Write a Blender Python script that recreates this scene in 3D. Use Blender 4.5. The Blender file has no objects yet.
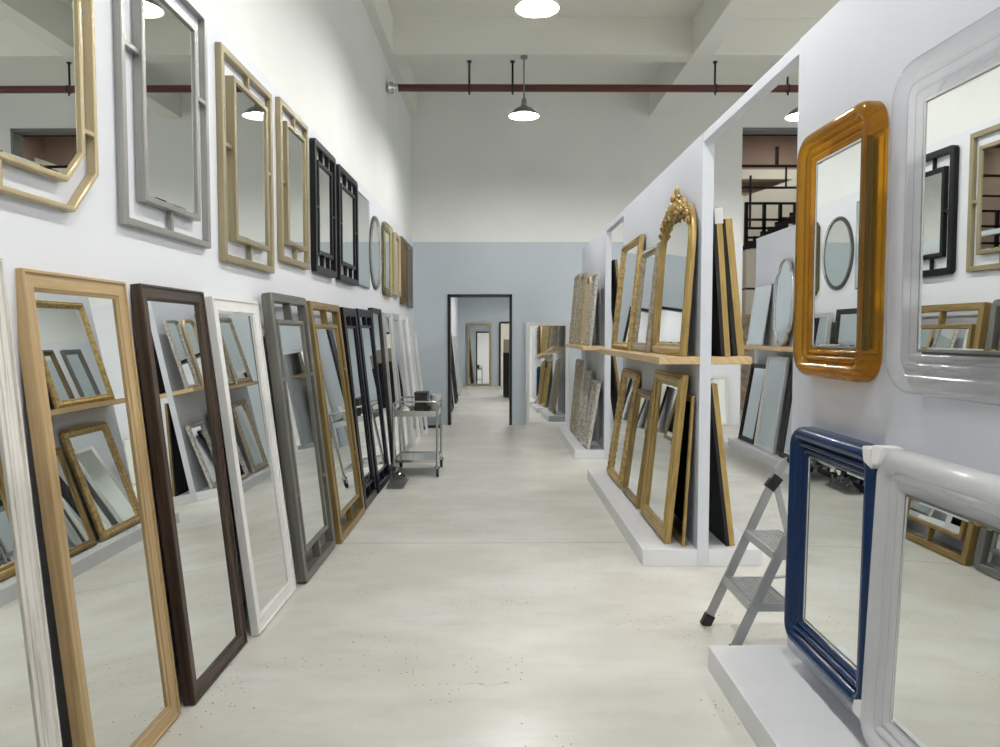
import bpy, bmesh, math, random
from mathutils import Vector, Matrix
random.seed(7)
scene = bpy.context.scene
COL = scene.collection
PI = math.pi
R90 = PI / 2

# ---------------------------------------------------------------- materials
def new_mat(name):
    m = bpy.data.materials.new(name); m.use_nodes = True
    nt = m.node_tree
    return m, nt, nt.nodes['Principled BSDF']

def mat(name, col, rough=.5, metal=0., spec=.5, var=0., scale=8., bump=0., bscale=60., coat=0.):
    m, nt, b = new_mat(name)
    b.inputs['Base Color'].default_value = (*col, 1)
    b.inputs['Roughness'].default_value = rough
    b.inputs['Metallic'].default_value = metal
    b.inputs['Specular IOR Level'].default_value = spec
    b.inputs['Coat Weight'].default_value = coat
    b.inputs['Coat Roughness'].default_value = .08
    tc = nt.nodes.new('ShaderNodeTexCoord')
    if var:
        n = nt.nodes.new('ShaderNodeTexNoise'); n.inputs['Scale'].default_value = scale; n.inputs['Detail'].default_value = 5
        nt.links.new(tc.outputs['Object'], n.inputs['Vector'])
        r = nt.nodes.new('ShaderNodeValToRGB')
        r.color_ramp.elements[0].position = .3; r.color_ramp.elements[1].position = .7
        r.color_ramp.elements[0].color = (*[max(0, c * (1 - var)) for c in col], 1)
        r.color_ramp.elements[1].color = (*[min(1, c * (1 + var)) for c in col], 1)
        nt.links.new(n.outputs['Fac'], r.inputs[0]); nt.links.new(r.outputs[0], b.inputs['Base Color'])
    if bump:
        n = nt.nodes.new('ShaderNodeTexNoise'); n.inputs['Scale'].default_value = bscale; n.inputs['Detail'].default_value = 4
        nt.links.new(tc.outputs['Object'], n.inputs['Vector'])
        bp = nt.nodes.new('ShaderNodeBump'); bp.inputs['Strength'].default_value = bump; bp.inputs['Distance'].default_value = .01
        nt.links.new(n.outputs['Fac'], bp.inputs['Height']); nt.links.new(bp.outputs[0], b.inputs['Normal'])
    return m

def wood(name, c1, c2, rough=.4, us=1.2, vs=38., coat=.15, sharp=(.35, .65), metal=0.):
    """grain runs along the frame member: UV u follows the member, v crosses it"""
    m, nt, b = new_mat(name)
    uv = nt.nodes.new('ShaderNodeUVMap'); uv.uv_map = 'UVMap'
    mp = nt.nodes.new('ShaderNodeMapping'); mp.inputs['Scale'].default_value = (us, vs, 1)
    nt.links.new(uv.outputs[0], mp.inputs['Vector'])
    n = nt.nodes.new('ShaderNodeTexNoise'); n.inputs['Scale'].default_value = 2.2; n.inputs['Detail'].default_value = 8
    n.inputs['Roughness'].default_value = .62; n.inputs['Distortion'].default_value = .8
    nt.links.new(mp.outputs[0], n.inputs['Vector'])
    r = nt.nodes.new('ShaderNodeValToRGB')
    r.color_ramp.elements[0].position = sharp[0]; r.color_ramp.elements[1].position = sharp[1]
    r.color_ramp.elements[0].color = (*c1, 1); r.color_ramp.elements[1].color = (*c2, 1)
    nt.links.new(n.outputs['Fac'], r.inputs[0]); nt.links.new(r.outputs[0], b.inputs['Base Color'])
    bp = nt.nodes.new('ShaderNodeBump'); bp.inputs['Strength'].default_value = .15; bp.inputs['Distance'].default_value = .004
    nt.links.new(n.outputs['Fac'], bp.inputs['Height']); nt.links.new(bp.outputs[0], b.inputs['Normal'])
    b.inputs['Roughness'].default_value = rough; b.inputs['Coat Weight'].default_value = coat; b.inputs['Metallic'].default_value = metal
    return m

def gilt(name, c1, c2, rough=.33, scale=26., metal=.85, bump=.25, bs=120.):
    m, nt, b = new_mat(name)
    tc = nt.nodes.new('ShaderNodeTexCoord')
    n = nt.nodes.new('ShaderNodeTexNoise'); n.inputs['Scale'].default_value = scale; n.inputs['Detail'].default_value = 8
    n.inputs['Roughness'].default_value = .7
    nt.links.new(tc.outputs['Object'], n.inputs['Vector'])
    r = nt.nodes.new('ShaderNodeValToRGB')
    r.color_ramp.elements[0].position = .36; r.color_ramp.elements[1].position = .6
    r.color_ramp.elements[0].color = (*c1, 1); r.color_ramp.elements[1].color = (*c2, 1)
    nt.links.new(n.outputs['Fac'], r.inputs[0]); nt.links.new(r.outputs[0], b.inputs['Base Color'])
    n2 = nt.nodes.new('ShaderNodeTexNoise'); n2.inputs['Scale'].default_value = bs; n2.inputs['Detail'].default_value = 3
    nt.links.new(tc.outputs['Object'], n2.inputs['Vector'])
    bp = nt.nodes.new('ShaderNodeBump'); bp.inputs['Strength'].default_value = bump; bp.inputs['Distance'].default_value = .004
    nt.links.new(n2.outputs['Fac'], bp.inputs['Height']); nt.links.new(bp.outputs[0], b.inputs['Normal'])
    b.inputs['Roughness'].default_value = rough; b.inputs['Metallic'].default_value = metal
    return m

def acrylic(name, tint, gloss=(1, 1, 1), body=0., bodycol=(1, 1, 1), refr=.3, fres=.5, edge=.7):
    """clear cast acrylic: tinted transmission, some refraction, fresnel sheen; body = milky scatter"""
    m = bpy.data.materials.new(name); m.use_nodes = True
    nt = m.node_tree; nt.nodes.clear(); N = nt.nodes.new; L = nt.links.new
    out = N('ShaderNodeOutputMaterial')
    tr = N('ShaderNodeBsdfTransparent'); tr.inputs[0].default_value = (*tint, 1)
    rf = N('ShaderNodeBsdfGlass'); rf.inputs['Color'].default_value = (*tint, 1); rf.inputs['IOR'].default_value = 1.25; rf.inputs['Roughness'].default_value = .02
    gl = N('ShaderNodeBsdfGlossy'); gl.inputs['Color'].default_value = (*gloss, 1); gl.inputs['Roughness'].default_value = .09
    df = N('ShaderNodeBsdfDiffuse'); df.inputs[0].default_value = (*bodycol, 1)
    tl = N('ShaderNodeBsdfTranslucent'); tl.inputs[0].default_value = (*bodycol, 1)
    fr0 = N('ShaderNodeFresnel'); fr0.inputs['IOR'].default_value = 1.4
    fr = N('ShaderNodeMath'); fr.operation = 'MULTIPLY'; fr.inputs[1].default_value = fres; L(fr0.outputs[0], fr.inputs[0])
    lw = N('ShaderNodeLayerWeight'); lw.inputs['Blend'].default_value = .35
    pw = N('ShaderNodeMath'); pw.operation = 'POWER'; pw.inputs[1].default_value = 2.6; L(lw.outputs['Facing'], pw.inputs[0])
    cm = N('ShaderNodeMixRGB'); L(pw.outputs[0], cm.inputs[0]); cm.inputs[1].default_value = (*tint, 1); cm.inputs[2].default_value = (*[t * edge for t in tint], 1); L(cm.outputs[0], tr.inputs[0])
    m1 = N('ShaderNodeMixShader'); m1.inputs[0].default_value = refr; L(tr.outputs[0], m1.inputs[1]); L(rf.outputs[0], m1.inputs[2])
    md = N('ShaderNodeMixShader'); md.inputs[0].default_value = .4; L(df.outputs[0], md.inputs[1]); L(tl.outputs[0], md.inputs[2])
    m2 = N('ShaderNodeMixShader'); m2.inputs[0].default_value = body; L(m1.outputs[0], m2.inputs[1]); L(md.outputs[0], m2.inputs[2])
    m3 = N('ShaderNodeMixShader'); L(fr.outputs[0], m3.inputs[0]); L(m2.outputs[0], m3.inputs[1]); L(gl.outputs[0], m3.inputs[2])
    L(m3.outputs[0], out.inputs[0])
    return m

def emis(name, col, s):
    m, nt, b = new_mat(name)
    b.inputs['Base Color'].default_value = (*col, 1)
    b.inputs['Emission Color'].default_value = (*col, 1); b.inputs['Emission Strength'].default_value = s
    return m

M = {}
def mirror_mat(name, col):
    m, nt, b = new_mat(name)
    b.inputs['Base Color'].default_value = (*col, 1); b.inputs['Metallic'].default_value = 1; b.inputs['Roughness'].default_value = .0
    return m
M['mirror'] = mirror_mat('silvered_glass', (.87, .895, .88))
M['white'] = mat('white_wall_paint', (.80, .81, .79), .75, var=.02, scale=1.5)
M['panel'] = mat('pale_grey_panel_paint', (.75, .765, .81), .6, var=.02, scale=1.2)
M['blue'] = mat('blue_grey_wall_paint', (.52, .58, .63), .7, var=.03, scale=1.2)
M['ceil'] = mat('ceiling_paint', (.78, .78, .72), .85, var=.03, scale=.8)
M['part'] = mat('partition_paint', (.63, .655, .715), .5, var=.02, scale=1.5)
M['plinth'] = mat('plinth_white_paint', (.72, .73, .76), .35, var=.03, scale=5)
M['shelfwood'] = wood('pine_shelf_wood', (.52, .36, .17), (.68, .50, .27), .45, 1.0, 30)
M['oak'] = wood('light_oak', (.39, .26, .12), (.52, .375, .195), .45, .9, 34)
M['walnut'] = wood('dark_walnut', (.020, .013, .009), (.075, .043, .027), .42, .9, 30, .05)
M['wash'] = wood('whitewashed_wood', (.40, .385, .36), (.74, .735, .72), .55, 1.0, 26, 0, (.22, .42))
M['washgrey'] = wood('weathered_white_wood', (.40, .37, .33), (.72, .69, .64), .6, 1.0, 26, 0, (.3, .5))
M['silverleaf'] = wood('brushed_silver_leaf', (.29, .285, .27), (.39, .385, .365), .38, 1.2, 20, 0, (.3, .7), .5)
M['champ'] = wood('champagne_leaf', (.28, .235, .135), (.38, .325, .205), .4, 1.2, 20, 0, (.3, .7), .4)
M['palegold'] = wood('pale_gold_leaf', (.46, .375, .215), (.58, .485, .30), .38, 1.2, 20, 0, (.3, .7), .4)
M['gold'] = wood('antique_gold_leaf', (.33, .22, .07), (.58, .41, .16), .34, 2.0, 26, 0, (.3, .7), .6)
M['oldgold'] = gilt('worn_gold_leaf', (.30, .20, .075), (.60, .44, .19), .4, 30, .6, .3)
M['bronze'] = wood('bronze_gold_leaf', (.20, .13, .045), (.38, .265, .10), .38, 1.5, 26, 0, (.3, .7), .5)
M['darkgilt'] = gilt('dark_silver_gilt', (.24, .20, .14), (.48, .42, .31), .42, 26, .5, .4)
M['steelgrey'] = wood('pewter_leaf', (.135, .132, .118), (.205, .20, .18), .42, 1.2, 20, 0, (.3, .7), .4)
M['black'] = mat('black_lacquer', (.006, .006, .007), .35, spec=.25)
M['navyblack'] = mat('midnight_lacquer', (.004, .006, .018), .35, spec=.25)
M['darkgrey'] = mat('dark_grey_lacquer', (.03, .03, .028), .4, spec=.3)
M['back'] = mat('black_backing_board', (.010, .010, .010), .8)
M['mosaic'] = gilt('distressed_white_leaf', (.22, .20, .17), (.60, .57, .52), .45, 34, .1, .5, 60)
M['silverwhite'] = mat('satin_silver_frame', (.70, .70, .69), .3, .5)
M['chrome'] = mat('chrome', (.62, .63, .62), .16, 1)
M['aluminium'] = mat('aluminium', (.42, .43, .44), .4, .75, var=.06, scale=6)
M['tread'] = mat('grey_step_tread', (.28, .28, .28), .6, .3, var=.15, scale=30, bump=.3)
M['rubber'] = mat('black_rubber', (.012, .012, .012), .6)
M['cap'] = mat('white_foam_corner', (.82, .82, .80), .6)
M['amber'] = acrylic('amber_acrylic', (.88, .60, .12), (1, .93, .8), .22, (.48, .30, .03), .0, .8, .5)
M['clear'] = acrylic('clear_acrylic', (.99, .99, .996), (1, 1, 1), .035, (.97, .97, 1.0), 0., .34, .5)
M['milk'] = acrylic('milky_clear_acrylic', (.985, .985, .99), (1, 1, 1), .6, (.98, .985, .99), 0., .35, .85)
M['clearthin'] = acrylic('clear_thin_acrylic', (.93, .94, .93), (1, 1, 1), .12, (.7, .7, .7), 0.)
M['clearbrown'] = acrylic('champagne_acrylic', (.90, .85, .62), (1, .98, .9), .2, (.66, .60, .40), 0.)
M['umber'] = wood('umber_gilt', (.07, .045, .022), (.20, .14, .07), .4, 1.5, 26, 0, (.3, .7), .4)
M['navy'] = mat('cobalt_blue_acrylic', (.002, .022, .085), .2, spec=.28, coat=.06)
M['film'] = acrylic('plastic_film', (.62, .63, .66), (1, 1, 1), .08, (.2, .2, .22), 0., 1.)
M['redpipe'] = mat('oxide_red_pipe', (.095, .022, .018), .45)
M['blackmetal'] = mat('black_painted_steel', (.015, .015, .017), .45, .3)
M['shade'] = mat('grey_enamel_shade', (.22, .22, .21), .35, .3)
M['shadein'] = mat('white_enamel_inside', (.9, .9, .88), .4)
M['bulb'] = emis('lamp_bulb_glow', (1.0, .985, .955), 560.)
M['brown'] = mat('brown_hall_plaster', (.42, .32, .26), .85, var=.08, scale=1)
M['stone'] = mat('speckled_stone', (.42, .33, .26), .7, var=.4, scale=9)
M['bin'] = mat('grey_blue_plastic', (.28, .34, .37), .5)
M['cabinet'] = mat('olive_grey_laminate', (.22, .20, .14), .5)
M['ivory'] = mat('ivory_paint', (.78, .75, .64), .6)

def floor_mat():
    m, nt, b = new_mat('polished_concrete'); N = nt.nodes.new; L = nt.links.new
    tc = N('ShaderNodeTexCoord')
    def noise(sc, det, ro=.5, sx=1., sy=1.):
        mp = N('ShaderNodeMapping'); mp.inputs['Scale'].default_value = (sx, sy, 1); L(tc.outputs['Object'], mp.inputs[0])
        n = N('ShaderNodeTexNoise'); n.inputs['Scale'].default_value = sc; n.inputs['Detail'].default_value = det; n.inputs['Roughness'].default_value = ro
        L(mp.outputs[0], n.inputs['Vector']); return n.outputs['Fac']
    def rng(x, a, c, lo, hi):
        r = N('ShaderNodeMapRange'); r.interpolation_type = 'SMOOTHSTEP'
        for k, v in zip(('From Min', 'From Max', 'To Min', 'To Max'), (a, c, lo, hi)): r.inputs[k].default_value = v
        L(x, r.inputs[0]); return r.outputs[0]
    def mth(op, x, y):
        k = N('ShaderNodeMath'); k.operation = op
        for i, q in enumerate((x, y)):
            if isinstance(q, (int, float)): k.inputs[i].default_value = q
            else: L(q, k.inputs[i])
        return k.outputs[0]
    def mix(f, c1, c2):
        x = N('ShaderNodeMixRGB'); L(f, x.inputs[0])
        for i, c in ((1, c1), (2, c2)):
            if isinstance(c, tuple): x.inputs[i].default_value = (*c, 1)
            else: L(c, x.inputs[i])
        return x.outputs[0]
    cloud = noise(1.3, 4, .55, .8, 1.3); fine = noise(5.0, 5, .6, .6, 1.6); grain = noise(70, 3, .6)
    c = mix(rng(cloud, .32, .68, 0, 1), (.60, .585, .525), (.72, .715, .67))
    c = mix(rng(fine, .45, .72, 0, .35), c, (.53, .51, .45))
    c = mix(rng(grain, .3, .7, 0, .10), c, (.42, .41, .36))
    # small dark pits, thick in some patches and absent elsewhere
    patch = noise(1.1, 2, .5)
    for sc, th, pa in ((16, .075, .50), (38, .14, .54)):
        v = N('ShaderNodeTexVoronoi'); v.inputs['Scale'].default_value = sc; L(tc.outputs['Object'], v.inputs['Vector'])
        wn_ = N('ShaderNodeSeparateColor'); L(v.outputs['Color'], wn_.inputs[0])
        f = mth('MULTIPLY', mth('LESS_THAN', v.outputs['Distance'], th), mth('MULTIPLY', mth('GREATER_THAN', patch, pa), mth('GREATER_THAN', wn_.outputs[0], .6)))
        c = mix(mth('MULTIPLY', f, .95), c, (.05, .045, .04))
    # sawn joint lines across the aisle
    sp = N('ShaderNodeSeparateXYZ'); L(tc.outputs['Object'], sp.inputs[0])
    d = mth('PINGPONG', mth('ADD', sp.outputs[1], 5.5), 2.75)
    c = mix(mth('MULTIPLY', mth('LESS_THAN', d, .008), .6), c, (.25, .24, .22))
    # hairline crack
    wob = noise(7, 4, .6)
    yy = mth('ABSOLUTE', mth('SUBTRACT', mth('SUBTRACT', sp.outputs[1], 3.24), mth('MULTIPLY', mth('SUBTRACT', wob, .5), .25)), 0)
    inx = mth('MULTIPLY', mth('GREATER_THAN', sp.outputs[0], -.17), mth('LESS_THAN', sp.outputs[0], .06))
    c = mix(mth('MULTIPLY', mth('MULTIPLY', mth('LESS_THAN', yy, .003), inx), .7), c, (.2, .19, .18))
    L(c, b.inputs['Base Color']); L(rng(cloud, .3, .7, .38, .28), b.inputs['Roughness'])
    b.inputs['Specular IOR Level'].default_value = .5
    return m
M['floor'] = floor_mat()

# ---------------------------------------------------------------- mesh helpers
def link(name, bm, mats, parent=None, smooth=None, loc=None):
    me = bpy.data.meshes.new(name)
    bmesh.ops.recalc_face_normals(bm, faces=bm.faces)
    bm.to_mesh(me); bm.free()
    for m in (mats if isinstance(mats, (list, tuple)) else [mats]): me.materials.append(m)
    if smooth is not None:
        me.polygons.foreach_set('use_smooth', [True] * len(me.polygons))
        me.set_sharp_from_angle(angle=math.radians(smooth))
    o = bpy.data.objects.new(name, me); COL.objects.link(o)
    if parent: o.parent = parent
    if loc: o.location = loc
    return o

def thing(name, label, cat, loc=(0, 0, 0), rot=(0, 0, 0), group=None):
    o = bpy.data.objects.new(name, None); COL.objects.link(o); o.empty_display_size = .1
    o.location = loc; o.rotation_euler = rot; o['label'] = label; o['category'] = cat
    if group: o['group'] = group
    return o

def tag(o, label, cat, group=None):
    o['label'] = label; o['category'] = cat
    if group: o['group'] = group
    return o

def struct(name, bm, m, parent=None, smooth=None):
    o = link(name, bm, m, parent, smooth); o['kind'] = 'structure'; return o

def box(bm, x0, x1, y0, y1, z0, z1, mi=0, bev=0.):
    r = bmesh.ops.create_cube(bm, size=1)
    vs = r['verts']
    for v in vs:
        v.co = Vector(((x0 + x1) / 2 + v.co.x * (x1 - x0), (y0 + y1) / 2 + v.co.y * (y1 - y0), (z0 + z1) / 2 + v.co.z * (z1 - z0)))
    fs = {f for v in vs for f in v.link_faces}
    for f in fs: f.material_index = mi
    if bev:
        es = list({e for f in fs for e in f.edges})
        bmesh.ops.bevel(bm, geom=es, offset=bev, segments=2, affect='EDGES', profile=.5)
    return bm

def tube(bm, pts, r, n=10, mi=0, cap=True, rs=None, flat=1.):
    pts = [Vector(p) for p in pts]
    rings = []
    up = Vector((0, 0, 1))
    prev = None
    for i, p in enumerate(pts):
        if i == 0: t = pts[1] - p
        elif i == len(pts) - 1: t = p - pts[i - 1]
        else: t = (pts[i + 1] - p).normalized() + (p - pts[i - 1]).normalized()
        t.normalize()
        if prev is None:
            a = up if abs(t.dot(up)) < .95 else Vector((1, 0, 0))
            s = t.cross(a).normalized()
        else:
            s = (prev - t * prev.dot(t)).normalized()
        prev = s
        q = t.cross(s).normalized()
        rad = rs[i] if rs else r
        rings.append([bm.verts.new(p + s * rad * math.cos(2 * PI * k / n) + q * rad * flat * math.sin(2 * PI * k / n)) for k in range(n)])
    for a, b in zip(rings, rings[1:]):
        for k in range(n):
            f = bm.faces.new((a[k], a[(k + 1) % n], b[(k + 1) % n], b[k])); f.material_index = mi
    if cap:
        for r_ in (rings[0], rings[-1]):
            f = bm.faces.new(r_); f.material_index = mi
    return bm

def lathe(bm, prof, c=(0, 0, 0), n=32, mi=0, cap=False):
    rings = []
    for r, z in prof:
        rings.append([bm.verts.new((c[0] + r * math.cos(2 * PI * k / n), c[1] + r * math.sin(2 * PI * k / n), c[2] + z)) for k in range(n)])
    for a, b in zip(rings, rings[1:]):
        for k in range(n):
            f = bm.faces.new((a[k], a[(k + 1) % n], b[(k + 1) % n], b[k])); f.material_index = mi
    if cap:
        bm.faces.new(rings[0]).material_index = mi; bm.faces.new(rings[-1]).material_index = mi
    return bm

def blob(bm, c, s, rot=None, sub=2, mi=0):
    r = bmesh.ops.create_icosphere(bm, subdivisions=sub, radius=1)
    mt = Matrix.Translation(c) @ (rot.to_4x4() if rot else Matrix()) @ Matrix.Diagonal((*s, 1))
    bmesh.ops.transform(bm, matrix=mt, verts=r['verts'])
    for v in r['verts']:
        for f in v.link_faces: f.material_index = mi

# outlines: functions of an inset, each giving the same number of (x, z) points
def o_rect(x0, x1, z0, z1, sub=0.):
    nx = max(1, int((x1 - x0) / sub)) if sub else 1
    nz = max(1, int((z1 - z0) / sub)) if sub else 1
    def f(i):
        a, b, c, d = x0 + i, x1 - i, z0 + i, z1 - i
        P = []
        for k in range(nx): P.append((a + (b - a) * k / nx, c))
        for k in range(nz): P.append((b, c + (d - c) * k / nz))
        for k in range(nx): P.append((b - (b - a) * k / nx, d))
        for k in range(nz): P.append((a, d - (d - c) * k / nz))
        return P
    return f

def o_cham(x0, x1, z0, z1, c):
    def f(i):
        a, b, d, e = x0 + i, x1 - i, z0 + i, z1 - i
        k = c - i * .586
        return [(a + k, d), (b - k, d), (b, d + k), (b, e - k), (b - k, e), (a + k, e), (a, e - k), (a, d + k)]
    return f

def o_round(x0, x1, z0, z1, rb, rt, n=8, sub=0.):
    """rb: radius of the two lower corners, rt: of the two upper"""
    def f(i):
        a, b, c, d = x0 + i, x1 - i, z0 + i, z1 - i
        P = []
        for (cx, cz, r, a0, sx, sz) in ((b, c, rb, -R90, -1, 1), (b, d, rt, 0, -1, -1), (a, d, rt, R90, 1, -1), (a, c, rb, PI, 1, 1)):
            R = max(r - i, .002 + .12 * max(0, i - r) * 0)
            for k in range(n + 1):
                t = a0 + R90 * k / n
                P.append((cx + sx * R + R * math.cos(t), cz + sz * R + R * math.sin(t)))
        if sub:
            Q = []
            for k, p in enumerate(P):
                q = P[(k + 1) % len(P)]
                Q.append(p)
                full = [(x1 - x0) if k % (n + 1) == n and (k // (n + 1)) % 2 else (z1 - z0)][0]
                if k % (n + 1) == n:
                    m_ = int(full / sub)
                    for j in range(1, m_): Q.append((p[0] + (q[0] - p[0]) * j / m_, p[1] + (q[1] - p[1]) * j / m_))
            P = Q
        return P
    return f

def o_oval(x0, x1, z0, z1, n=48, p=2.0, scal=0., ns=0):
    cx, cz, a0, b0 = (x0 + x1) / 2, (z0 + z1) / 2, (x1 - x0) / 2, (z1 - z0) / 2
    def f(i):
        P = []
        for k in range(n):
            t = 2 * PI * k / n
            c, s = math.cos(t), math.sin(t)
            g = 1 + scal * math.cos(ns * t)
            P.append((cx + (a0 * g - i) * math.copysign(abs(c) ** (2 / p), c), cz + (b0 * g - i) * math.copysign(abs(s) ** (2 / p), s)))
        return P
    return f

def sweep(bm, out, prof, carve=None, mi=0, mis=None):
    """closed moulding: prof = list of (inset, y); ring order follows prof, then closes to its first point"""
    uvl = bm.loops.layers.uv.get('UVMap') or bm.loops.layers.uv.new('UVMap')
    base = out(0); n = len(base)
    arc = [0]
    for k in range(n):
        a, b = base[k], base[(k + 1) % n]; arc.append(arc[-1] + math.hypot(a[0] - b[0], a[1] - b[1]))
    rings = []; vv = [0]
    for j, (i, y) in enumerate(prof):
        P = out(i)
        rings.append([bm.verts.new((P[k][0], y - (carve(arc[k], j) if carve else 0), P[k][1])) for k in range(n)])
        if j: vv.append(vv[-1] + math.hypot(prof[j][0] - prof[j - 1][0], prof[j][1] - prof[j - 1][1]))
    vv.append(vv[-1] + .02)
    m = len(prof)
    for j in range(m):
        a, b = rings[j], rings[(j + 1) % m]
        for k in range(n):
            k2 = (k + 1) % n
            f = bm.faces.new((a[k], a[k2], b[k2], b[k]))
            f.material_index = mis[j] if mis else mi
            off = 3.7 * (k if n <= 8 else 0)
            for lp, (u, v) in zip(f.loops, ((arc[k], vv[j]), (arc[k + 1], vv[j]), (arc[k + 1], vv[j + 1]), (arc[k], vv[j + 1]))):
                lp[uvl].uv = (u + off, v + off * .3)
    return bm

def slab(bm, out, ins, y0, y1, bevel=0., drop=.003, mi=0):
    """solid plate between y0 (back) and y1 (front); bevel = ground edge strip"""
    P = out(ins)
    back = [bm.verts.new((p[0], y0, p[1])) for p in P]
    if bevel:
        mid = [bm.verts.new((p[0], y1 + drop, p[1])) for p in P]
        fr = [bm.verts.new((p[0], y1, p[1])) for p in out(ins + bevel)]
        seq = [back, mid, fr]
    else:
        fr = [bm.verts.new((p[0], y1, p[1])) for p in P]; seq = [back, fr]
    n = len(P)
    for a, b in zip(seq, seq[1:]):
        for k in range(n): bm.faces.new((a[k], a[(k + 1) % n], b[(k + 1) % n], b[k])).material_index = mi
    bm.faces.new(back).material_index = mi; bm.faces.new(fr).material_index = mi
    return bm

# ---------------------------------------------------------------- mirrors
def P_box(t, w, lip=.01, step=.008):
    return [(0, -.004), (0, -t + .003), (.003, -t), (lip, -t), (lip + .002, -t + step), (w - .012, -t + step), (w - .010, -t + step + .005), (w, -t + step + .009), (w, -.004)]
def P_bar(t, w, y=0.):
    return [(0, y), (0, y - t + .004), (.004, y - t), (w - .004, y - t), (w, y - t + .004), (w, y)]
def P_round(t, w):
    P = [(0, 0)]
    for k in range(9):
        a = PI * k / 8
        P.append((w / 2 - w / 2 * math.cos(a), -t * .45 - t * .55 * math.sin(a)))
    P.append((w, 0)); return P
def P_gilt(t, w):
    """classic gilt section: bead, cove, torus and inner sight edge"""
    return [(0, 0), (0, -t * .55), (w * .06, -t * .72), (w * .14, -t * .78), (w * .2, -t * .70), (w * .28, -t * .86), (w * .4, -t), (w * .5, -t), (w * .6, -t * .9),
            (w * .68, -t * .66), (w * .78, -t * .60), (w * .84, -t * .64), (w * .92, -t * .60), (w, -t * .40), (w, 0)]

def mirror(kind, label, out, prof, fm, pos, rot, group, glass_in, glass_y, bevel=0., carve=None, mis=None, back=True, smooth=35, mats=None, backmat=None):
    root = thing(kind, label, 'mirror', pos, rot, group)
    bm = bmesh.new(); sweep(bm, out, prof, carve, mis=mis)
    link('frame', bm, mats or fm, root, smooth)
    bm = bmesh.new(); slab(bm, out, glass_in - .004, glass_y + .004, glass_y, bevel)
    link('mirror_glass', bm, M['mirror'], root)
    if back:
        bm = bmesh.new(); slab(bm, out, .008, 0, -.006)
        link('backing_board', bm, backmat or M['back'], root)
    return root

def wallX(y): return -1.51 + .0105 * y          # face of the left panel
LROT = R90 - math.atan(.0105)

def left_hung(y0, y1): 
    """centre position and rotation of something w wide hung on the left panel, y0..y1 measured along the aisle"""
    yc = (y0 + y1) / 2
    return yc, (wallX(yc) + .012)

def open_mirror(kind, label, w, h, fm, pos, rot, group, ob=.035, ot=.03, ins=(.12, .12), ib=.03, it=.04, ocorner=None, connectors=None, cham=0., bevel=.012, side_mat=None, iy=0., double=False, conn_w=.022):
    """outer bar frame, gap, inner bar frame that holds the glass, short connecting bars"""
    root = thing(kind, label, 'mirror', pos, rot, group)
    ix, iz = ins
    if cham: oo = o_cham(-w / 2, w / 2, 0, h, cham); io = o_cham(-w / 2 + ix, w / 2 - ix, iz, h - iz, cham * .72)
    elif ocorner: oo = o_round(-w / 2, w / 2, 0, h, ocorner, ocorner, 5); io = o_rect(-w / 2 + ix, w / 2 - ix, iz, h - iz)
    else: oo = o_rect(-w / 2, w / 2, 0, h); io = o_rect(-w / 2 + ix, w / 2 - ix, iz, h - iz)
    bm = bmesh.new(); sweep(bm, oo, P_bar(ot, ob)); link('outer_frame', bm, fm, root, 35)
    bm = bmesh.new(); sweep(bm, io, P_bar(it, ib, -iy)); link('inner_frame', bm, fm, root, 35)
    bm = bmesh.new(); slab(bm, io, ib - .004, -iy, -iy - it + .012, bevel); link('mirror_glass', bm, M['mirror'], root)
    cw = conn_w / 2; yb = -.006; yf = -ot + .004
    L_ = []
    for side, t in (connectors or (('l', .5), ('r', .5), ('t', .5), ('b', .5))):
        if side == 'l': L_.append((-w / 2 + ob - .004, -w / 2 + ix + .004, h * t - cw, h * t + cw))
        if side == 'r': L_.append((w / 2 - ix - .004, w / 2 - ob + .004, h * t - cw, h * t + cw))
        if side == 't': L_.append((-w / 2 + w * t - cw, -w / 2 + w * t + cw, h - iz - .004, h - ob + .004))
        if side == 'b': L_.append((-w / 2 + w * t - cw, -w / 2 + w * t + cw, ob - .004, iz + .004))
    for a, b, c, d in L_:
        bm = bmesh.new(); box(bm, a, b, min(yf, -iy - .006), min(yb, -iy + 0) if iy else yb, c, d, bev=.003)
        link('connecting_bar', bm, fm, root)
    return root

# ================================================================= SETTING
ZP0, ZP1 = 3.24, 3.10
YB = 12.74
bm = bmesh.new(); box(bm, -4, 8.0, -6, 26, -.1, 0); struct('floor', bm, M['floor'])
bm = bmesh.new(); box(bm, -2.2, 8.0, -6, YB + .2, 5.64, 5.84); struct('ceiling', bm, M['ceil'])
# left wall, a grey display panel stands proud of its lower part
def prism(bm, y0, y1, xf, xb, z0a, z0b, z1a, z1b, mi=0):
    c = [(xf(y0), y0, z0a), (xb, y0, z0a), (xb, y0, z1a), (xf(y0), y0, z1a), (xf(y1), y1, z0b), (xb, y1, z0b), (xb, y1, z1b), (xf(y1), y1, z1b)]
    v = [bm.verts.new(p) for p in c]
    for q in ((0, 1, 2, 3), (7, 6, 5, 4), (0, 4, 5, 1), (1, 5, 6, 2), (2, 6, 7, 3), (3, 7, 4, 0)):
        bm.faces.new([v[k] for k in q]).material_index = mi
bm = bmesh.new(); prism(bm, -6, YB + .2, lambda y: wallX(y) - .03, -2.2, 0, 0, 5.84, 5.84); wl = struct('wall_left', bm, M['white'])
bm = bmesh.new()
prism(bm, -6, YB, wallX, -1.62, 0, 0, ZP0 + .06, ZP1)
struct('trim_1', bm, M['panel'])
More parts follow.
